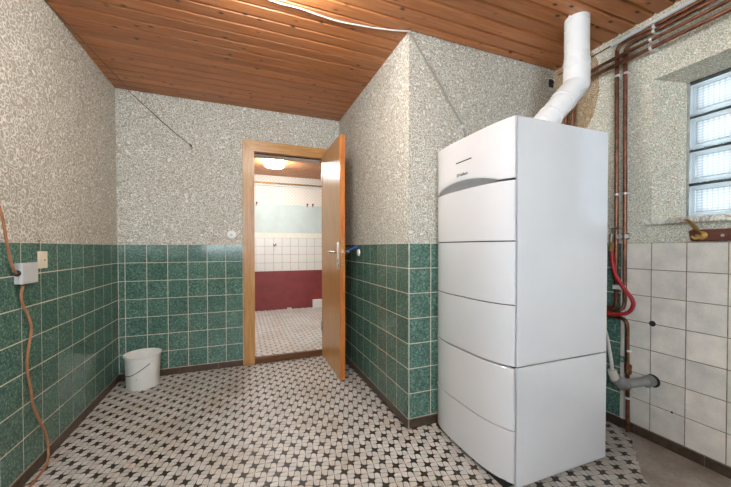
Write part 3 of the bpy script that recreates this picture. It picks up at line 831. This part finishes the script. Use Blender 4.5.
for s_ in (1, -1):
    p = hu * s_ * .122
    obj('ear', MB().lathe([(.011, 0), (.011, .008), (.007, .012), (.001, .012)], (p.x, p.y, .205), tuple(hu * s_), 14), 'bucket', bk, True)
obj('stain', MB().lathe([(.0035, 0), (.003, .0012), (.0003, .0014)], (-.016, -.1110, .088), (-.15, -1, .05), 8), 'brown_cable', bk)

# ---- left wall: junction box, cover plate, cables
SX = XL + .007
box = thing('junction_box', 'grey plastic junction box on the left wall', 'junction box', (SX, 1.945, 1.0))
y0_, y1_ = 1.880, 1.998
part('box_body', MB().box(SX, SX + .017, y0_, y1_, .932, 1.026, .003), 'grey_box', box)
part('lid', MB().box(SX + .0172, SX + .030, y0_ - .001, y1_ + .001, .931, 1.027, .004), 'grey_box', box)
part('cable_gland', MB().lathe([(.014, 0), (.014, .006), (.010, .010), (.001, .010)], (SX + .013, y0_, .982), (0, -1, 0), 14), 'dark', box)
part('cable_gland', MB().lathe([(.013, 0), (.013, .006), (.009, .010), (.001, .010)], (SX + .013, 1.918, .932), (0, 0, -1), 14), 'dark', box)
sw = thing('cover_plate', 'cream blank cover plate above the grey junction box', 'cover plate', (SX, 2.115, 1.035))
part('plate', MB().box(SX, SX + .009, 2.055, 2.127, .992, 1.078, .003), 'cream', sw)
part('slot', MB().box(SX + .009, SX + .0098, 2.093, 2.105, 1.030, 1.036), 'dark', sw)
part('conduit_stub', MB().tube([(SX - .004, 2.078, 1.079), (SX - .004, 2.078, 1.122), (SX - .003, 2.078, 1.136)], .0045, 8), 'wire', sw)
cx = SX + .013
def unl(pts, off): return [(cx + off, y_, z_) for y_, z_ in pts]
tag(obj('supply_cable', MB().tube([(cx - .006, 1.66, ZC - .01), (cx - .006, 1.70, 1.9), (cx - .006, 1.745, 1.42), (cx - .006, 1.765, 1.30)] + unl([(1.778, 1.255), (1.800, 1.182), (1.815, 1.110), (1.840, 1.030), (1.862, .992)], 0) + [(cx, 1.872, .982)], .0055, 10, 6), 'brown_cable', None, True),
    'brown cable running down the left wall into the junction box', 'cable')
tag(obj('drop_cable', MB().tube([(cx, 1.918, .924)] + unl([(1.902, .880), (1.912, .840), (1.938, .800), (1.966, .746), (1.972, .700), (1.953, .640), (1.938, .580), (1.938, .520), (1.953, .466), (1.966, .408), (1.976, .352), (2.018, .262), (2.070, .170), (2.090, .110)], 0)
    + [(cx + .004, 2.088, .070), (cx + .012, 2.070, .030), (cx + .02, 2.02, .010), (cx + .025, 1.93, .008), (cx + .03, 1.82, .008), (cx + .03, 1.70, .008)], .0055, 10, 5), 'brown_cable', None, True),
    'wavy brown cable hanging from the junction box down to the floor', 'cable')
# thin wire across the ceiling corner and down the door wall
tag(obj('thin_wire', MB().tube([(-.952, 2.10, ZC - .004), (-.951, 2.179, ZC - .004), (-.927, 2.40, ZC - .005), (-.89, 2.75, ZC - .007), (-.858, 3.06, ZC - .006), (-.857, YB - .004, ZC - .012), (-.80, YB - .004, 2.325), (-.65, YB - .004, 2.185), (-.50, YB - .004, 2.055), (-.415, YB - .004, 1.992)], .0034, 6, 3), 'wire', None, True),
    'thin wire from the ceiling corner slanting down the door wall', 'wire')
wt = thing('wire_nail', 'small dark nail holding the thin wire end on the door wall', 'nail', (-.413, YB, 1.985))
part('shank', MB().tube([(-.413, YB, 1.985), (-.413, YB - .018, 1.986)], .009, 8), 'dark', wt)
part('loop', MB().tube([(-.418, YB - .010, 1.990), (-.408, YB - .012, 1.978), (-.404, YB - .012, 1.962), (-.410, YB - .010, 1.952)], .003, 6, 3), 'wire', wt)
# round covers
def cover(name, label, o, ax, r, h):
    t_ = thing(name, label, 'wall socket', o)
    a = Vector(ax)
    obj('cap', MB().lathe([(r, 0), (r, h * .35), (r * .86, h * .8), (r * .5, h), (.0005, h)], (0, 0, 0), ax, 28), 'plastic', t_, True)
    obj('centre', MB().lathe([(r * .30, 0), (r * .30, .003), (.0005, .004)], tuple(a * h), ax, 14), 'grey_box', t_, True)
    return t_
cover('wall_socket', 'round white socket cover left of the door frame', (-.092, YB, 1.211), (0, -1, 0), .042, .018)
cover('wall_socket', 'small round white cap on green tiles behind the door', (XC - .006, 2.547, 1.052), (-1, 0, 0), .030, .012)

# ---- blue rod hung on the outer door lever
tag(obj('blue_rod', MB().tube([(.806, 2.545, 1.060), (.835, 2.550, 1.068), (.880, 2.560, 1.085), (.922, 2.572, 1.103)], .0085, 10, 3), 'blue', None, True),
    'blue plastic rod stuck on the door handle behind the door', 'rod')

# ---- ceiling cables
tag(obj('ceiling_cable', MB().tube([(.10, 1.50, ZC - .010), (-.02, 1.58, ZC - .006), (.0, 1.69, ZC - .006), (.152, 1.737, ZC - .006), (.296, 1.738, ZC - .006), (.42, 1.752, ZC - .006), (.528, 1.757, ZC - .006), (.64, 1.745, ZC - .006), (.735, 1.733, ZC - .006), (.84, 1.712, ZC - .006), (.93, 1.686, ZC - .007)], .0042, 8, 5), 'white_cable', None, True),
    'white cable sagging across the plank ceiling to the wall edge', 'cable')
tag(obj('wall_cable', MB().tube([(.930, 1.684, ZC - .018), (.952, 1.684, 2.350), (1.02, 1.684, 2.262), (1.15, 1.684, 2.095), (1.26, 1.684, 1.955), (1.326, 1.684, 1.868), (1.336, 1.682, 1.80), (1.336, 1.682, 1.68)], .0062, 8, 4), 'grey_cable', None, True),
    'grey cable slanting down the wall behind the boiler', 'cable')
cl = thing('cable_clip', 'small grey clip on the slanting cable above the boiler', 'clip', (1.326, YN, 1.868))
part('saddle', MB().box(1.314, 1.340, YN - .016, YN - .0012, 1.858, 1.880, .003), 'grey_box', cl)
part('nail', MB().lathe([(.003, 0), (.003, .003), (.0004, .0035)], (1.318, YN - .016, 1.870), (0, -1, 0), 8), 'steel', cl)
br = thing('pipe_bracket', 'small black bracket on the wall corner left of the flue', 'bracket', (2.108, YN, 2.29))
part('plate', MB().box(2.085, 2.125, YN - .010, YN - .0012, 2.262, 2.318, .003), 'dark', br)
part('boss', MB().lathe([(.010, 0), (.010, .012), (.001, .013)], (2.105, YN - .010, 2.29), (0, -1, 0), 10), 'dark', br)

# ---- copper pipes on the right wall
PX = XR - .030
R1 = .0105
def bent(name, label, pts, r=R1, mat='copper', cat='pipe', group=None, n=12):
    return tag(obj(name, MB().tube(round_pts(pts), r, n), mat, None, True), label, cat, group)
def round_pts(pts, R=.045, k=5):
    P = [Vector(p) for p in pts]; out = [P[0]]
    for i in range(1, len(P) - 1):
        a = (P[i - 1] - P[i]); b = (P[i + 1] - P[i]); ra = min(R, a.length * .45); rb = min(R, b.length * .45)
        p0, p2 = P[i] + a.normalized() * ra, P[i] + b.normalized() * rb
        for j in range(k + 1):
            t = j / k; out.append(p0 * (1 - t) ** 2 + P[i] * 2 * t * (1 - t) + p2 * t * t)
    out.append(P[-1]); return out
YE = YREAR + .01
bent('copper_pipe', 'upper copper pipe below the white pipe, bending down left', [(PX, YE, 2.314), (PX, 1.258, 2.314), (PX, 1.250, .735), (PX - .004, 1.30, .725), (PX - .05, 1.42, .725)])
bent('copper_pipe', 'second copper pipe from the top, bending down beside the window', [(PX, YE, 2.286), (PX, 1.213, 2.286), (PX, 1.203, .74), (PX - .022, 1.225, .712), (PX - .022, 1.42, .712)])
bent('copper_pipe', 'third copper pipe from the top, passing behind the flue', [(PX - .027, YE, 2.233), (PX - .027, 1.28, 2.231), (PX - .018, 1.35, 2.233), (PX - .005, 1.525, 2.238), (PX, 1.535, 1.70), (PX, 1.535, .9)])
bent('copper_pipe', 'lowest horizontal copper pipe along the right wall', [(PX - .027, YE, 2.188), (PX - .027, 1.28, 2.187), (PX - .005, 1.575, 2.200), (PX, 1.585, 1.7), (PX, 1.585, .9)])
bent('white_pipe', 'thin white pipe highest on the right wall under the ceiling', [(XR - .014, YE, 2.345), (XR - .014, 1.300, 2.345)], .010, 'white_pipe')
bent('thin_wire', 'thin brown wire from the white pipe end towards the flue', [(XR - .014, 1.296, 2.345), (XR - .013, 1.36, 2.342), (XR - .013, 1.50, 2.340), (XR - .010, 1.66, 2.345)], .0035, 'copper', 'wire', None, 8)
# clips
def pipe_clip(loc, along, label, group, px=PX):
    t_ = thing('pipe_clip', label, 'pipe clip', loc, group)
    x_, y_, z_ = loc
    if along == 'y':
        part('saddle', MB().tube([(x_, y_ - .006, z_), (x_, y_ + .006, z_)], .0128, 14), 'clip', t_, True)
        part('stem', MB().box(x_, XR, y_ - .007, y_ + .007, z_ - .008, z_ + .008), 'clip', t_)
    else:
        part('saddle', MB().tube([(x_, y_, z_ - .006), (x_, y_, z_ + .006)], .0128, 14), 'clip', t_, True)
        part('stem', MB().box(x_, XR, y_ - .008, y_ + .008, z_ - .007, z_ + .007), 'clip', t_)
for x_, z_, nm in ((PX, 2.314, 'white clip on the upper copper pipe near the window'), (PX, 2.286, 'white clip on the second copper pipe near the window'), (PX - .027, 2.233, 'white clip on the third copper pipe near the window'), (PX - .027, 2.188, 'white clip on the lowest horizontal copper pipe near the window')):
    pipe_clip((x_, 1.072, z_), 'y', nm, 'white pipe clips')
for x_, y_, z_, nm in ((PX, 1.254, 2.13, 'upper white clip on the left vertical copper pipe'), (PX, 1.208, 2.125, 'upper white clip on the right vertical copper pipe'), (PX, 1.252, 1.415, 'lower white clip on the left vertical copper pipe'),
                       (PX, 1.205, 1.415, 'lower white clip on the right vertical copper pipe'), (PX, 1.535, 1.83, 'white clip on the right copper pipe seen under the flue'), (PX, 1.585, 1.82, 'white clip on the left copper pipe seen under the flue')):
    pipe_clip((x_, y_, z_), 'z', nm, 'white pipe clips')
tag(obj('pipe_tag', MB().box(PX - .017, PX - .012, 1.190, 1.262, .842, .868, .0015), 'clip', None), 'small white label tag tied across the vertical copper pipes', 'tag')
# tap with bracket
tp = thing('tap', 'chrome and brass tap beside the vertical copper pipes, red hose attached', 'tap', (PX, 1.260, 1.13))
part('pipe_stub', MB().tube([(XR, 1.300, 1.150), (PX - .006, 1.286, 1.150), (PX - .034, 1.263, 1.150)], .010, 12), 'brass', tp, True)
part('tap_body', MB().tube([(PX - .03, 1.262, 1.172), (PX - .034, 1.260, 1.150), (PX - .040, 1.256, 1.118)], .014, 14), 'chrome', tp, True)
part('tap_spindle', MB().tube([(PX - .03, 1.260, 1.168), (PX - .033, 1.252, 1.205)], .008, 12), 'chrome', tp, True)
part('tap_lever', MB().box(PX - .042, PX - .026, 1.210, 1.262, 1.203, 1.213, .003), 'chrome', tp)
part('hose_nut', MB().lathe([(.013, 0), (.015, .004), (.015, .018), (.012, .024), (.012, .05), (.002, .05)], (PX - .040, 1.256, 1.120), (0, 0, -1), 6), 'brass', tp)
cb = thing('pipe_bracket', 'rusty crossbar bracket clamping the two vertical copper pipes', 'bracket', (PX, 1.23, 1.16))
part('crossbar', MB().box(PX - .018, PX - .011, 1.175, 1.240, 1.148, 1.172, .002), 'grey_box', cb)
part('clamp', MB().lathe([(.019, -.018), (.019, .018)], (PX, 1.203, 1.160), (0, 0, 1), 14), 'copper', cb)
part('bolt', MB().lathe([(.006, 0), (.006, .006), (.001, .007)], (PX - .018, 1.228, 1.160), (-1, 0, 0), 6), 'steel', cb)
# red hose
HX = 2.075
tag(obj('red_hose', MB().tube([(PX - .040, 1.256, 1.075), (HX + .008, 1.252, 1.04), (HX + .002, 1.246, 1.01), (HX, 1.226, .930), (HX, 1.178, .850), (HX, 1.142, .803), (HX, 1.134, .762), (HX, 1.160, .718), (HX, 1.217, .698), (HX, 1.30, .694), (HX - .02, 1.42, .70)], .0108, 12, 6), 'red_hose', None, True),
    'red rubber hose looping from the tap to behind the boiler', 'hose')
# lower copper pipe with union
lp = thing('drain_copper_pipe', 'short copper pipe bending down to the floor beside the grey drain', 'pipe', (PX, 1.182, 0))
part('pipe', MB().tube(round_pts([(PX - .005, 1.40, .672), (PX - .002, 1.188, .672), (PX, 1.182, .10), (PX, 1.182, .003)]), R1, 12), 'copper', lp, True)
part('union', MB().lathe([(.012, 0), (.017, .006), (.019, .02), (.015, .03), (.019, .04), (.019, .056), (.012, .062)], (PX, 1.182, .345), (0, 0, 1), 8), 'copper', lp)
part('valve_wheel', MB().lathe([(.016, 0), (.018, .004), (.018, .016), (.010, .022), (.0005, .022)], (PX - .012, 1.196, .43), (-.3, .95, 0), 10), 'green', lp)
for z_ in (.205, .485): pipe_clip((PX, 1.182, z_), 'z', 'white clip on the short copper pipe %s the grey drain' % ('below' if z_ < .3 else 'above'), 'white pipe clips')

# ---- grey drain pipe with elbow and light hose
dr = thing('drain_pipe', 'grey plastic drain pipe with elbow going into the white tiled wall', 'pipe', (XR, 1.08, .312))
DZ = .346
part('pipe', MB().tube([(XR - .004, 1.08, DZ), (1.90, 1.085, DZ + .012)], .0238, 20), 'drain', dr, True)
part('socket', MB().tube([(XR - .055, 1.08, DZ - .003), (XR - .012, 1.08, DZ)], .031, 20), 'drain', dr, True)
part('elbow', MB().tube([(1.925, 1.085, DZ + .011), (1.900, 1.085, DZ + .012), (1.874, 1.086, DZ + .030), (1.848, 1.090, DZ + .056)], .0275, 20), 'drain', dr, True)
part('collar', MB().tube([(1.932, 1.085, DZ + .011), (1.920, 1.085, DZ + .011)], .0305, 20), 'drain', dr, True)
part('hose_adapter', MB().tube([(1.850, 1.089, DZ + .052), (1.836, 1.092, DZ + .074), (1.832, 1.096, DZ + .098)], .020, 16), 'drain_light', dr, True)
tag(obj('condensate_hose', MB().tube([(1.832, 1.096, DZ + .095), (1.836, 1.102, DZ + .14), (1.846, 1.118, .54), (1.840, 1.130, .62), (1.82, 1.15, .70), (1.79, 1.20, .78), (1.768, 1.25, .80)], .0085, 12, 5), 'drain_light', None, True),
    'light grey hose rising from the drain elbow to the boiler', 'hose')

# ---- brown board with brass hook under the window sill
bw = thing('coat_board', 'red-brown wooden board screwed to the wall below the window sill', 'board', (XR, .65, 1.155))
m = MB(); pl_ = [(.918, 1.178), (.905, 1.184), (.42, 1.184), (.42, 1.126), (.90, 1.126), (.912, 1.130)]
m.loft([[(XR - .0075, y_, z_) for y_, z_ in pl_], [(XR - .024, y_, z_) for y_, z_ in pl_], [(XR - .026, y_ + (-.002 if y_ > .6 else .002), z_ + (-.002 if z_ > 1.15 else .002)) for y_, z_ in pl_]])
part('plank', m, 'board_wood', bw)
for y_ in (.795, .50): part('screw', MB().lathe([(.0075, 0), (.0065, .003), (.001, .004)], (XR - .026, y_, 1.152), (-1, 0, 0), 14), 'steel', bw, True)
hk = thing('brass_hook', 'brass hook with upright curved arm on the brown board', 'hook', (XR - .026, .872, 1.152))
part('flange', MB().lathe([(.0215, 0), (.0215, .003), (.016, .008), (.010, .012), (.0005, .012)], (XR - .026, .868, 1.154), (-1, 0, .0), 22), 'brass', hk, True)
part('lower_hook', MB().tube([(XR - .036, .872, 1.152), (XR - .050, .878, 1.140), (XR - .058, .886, 1.141), (XR - .060, .892, 1.152)], lambda t: .0062 - .0015 * t, 12, 5), 'brass', hk, True)
part('knob', MB().lathe([(.0005, -.008), (.006, -.006), (.0085, 0), (.006, .006), (.0005, .008)], (XR - .052, .876, 1.150), (-1, 0, 0), 14), 'brass', hk, True)
m = MB()
arm = catmull([Vector(p) for p in [(XR - .040, .870, 1.158), (XR - .056, .872, 1.178), (XR - .066, .880, 1.200), (XR - .078, .893, 1.222), (XR - .088, .902, 1.236)]], 5)
rings = []
for i, p in enumerate(arm):
    w_ = .0075 + .003 * math.sin(PI * i / (len(arm) - 1)); th = .0028
    rings.append([(p.x - th, p.y - w_, p.z), (p.x - th, p.y + w_, p.z), (p.x + th, p.y + w_, p.z), (p.x + th, p.y - w_, p.z)])
m.loft(rings); part('arm', m, 'brass', hk, True)

# ---- lamps
lm = thing('ceiling_lamp', 'round opal glass ceiling lamp in the boiler room', 'lamp', (.15, 1.43, ZC))
obj('base', MB().lathe([(.10, 0), (.10, -.02), (.096, -.024), (.001, -.024)], (0, 0, 0), (0, 0, 1), 32), 'lamp_base', lm, True)
obj('globe', MB().lathe([(.085, -.0245), (.112, -.040), (.118, -.062), (.104, -.090), (.066, -.112), (.0005, -.120)], (0, 0, 0), (0, 0, 1), 32), 'lamp_glow', lm, True)
fl = thing('ceiling_lamp', 'glowing white drum lamp on the ceiling of the next room', 'lamp', (.415, 4.50, ZCF))
obj('base', MB().lathe([(.122, 0), (.122, -.008), (.001, -.008)], (0, 0, 0), (0, 0, 1), 32), 'lamp_base', fl, True)
obj('shade', MB().lathe([(.126, -.0085), (.130, -.03), (.129, -.076), (.118, -.088), (.06, -.093), (.0005, -.094)], (0, 0, 0), (0, 0, 1), 36), 'far_glow', fl, True)

# ---- small things in the next room
for z_, r_, nm, mt in ((2.165, .011, 'upper thin tan pipe high on the far wall', 'brass'), (2.125, .010, 'lower thin white pipe high on the far wall', 'white_pipe')):
    tag(obj('wall_pipe', MB().tube([(FX0_, YF - .02, z_) for FX0_ in (-.88, .2, 1.3, 2.28)], r_, 10), mt, None, True), nm, 'pipe')
vb = thing('white_box', 'small white box standing on the floor by the red dado', 'box', (1.215, YF - .05, ZF))
part('body', MB().box(1.135, 1.295, YF - .085, YF - .012, ZF, ZF + .135, .004), 'plastic', vb)
for i in range(4): part('slat', MB().box(1.147, 1.283, YF - .0885, YF - .085, ZF + .022 + i * .027, ZF + .034 + i * .027), 'clip', vb)
st = thing('tap_stub', 'small chrome pipe stub on the white tiles of the far wall', 'pipe stub', (.505, YF, 1.145))
part('rosette', MB().lathe([(.030, 0), (.028, .008), (.012, .012), (.0005, .012)], (.505, YF - .008, 1.145), (0, -1, 0), 18), 'chrome', st, True)
part('stub', MB().tube([(.505, YF - .012, 1.145), (.505, YF - .05, 1.145)], .010, 10), 'dark', st, True)
for x_, z_, nm in ((.225, 1.83, 'leftmost rusty pipe end above the pale painted band'), (1.055, 1.835, 'left one of two rusty pipe ends above the painted band'), (1.15, 1.84, 'right one of two rusty pipe ends above the painted band')):
    t_ = thing('pipe_end', nm, 'pipe end', (x_, YF, z_), 'rusty pipe ends on the far wall')
    part('cap', MB().lathe([(.018, 0), (.018, .014), (.012, .020), (.0005, .020)], (x_, YF, z_), (0, -1, 0), 8), 'copper', t_)
    part('stem', MB().tube([(x_ - .004, YF - .006, z_ - .002), (x_ - .008, YF - .010, z_ - .045)], .008, 8), 'copper', t_)
tag(obj('floor_scrap', MB().box(.70, .775, YF - .045, YF - .015, ZF + .003, ZF + .022, .004), 'cream', None), 'small pale scrap lying at the foot of the red dado', 'scrap')
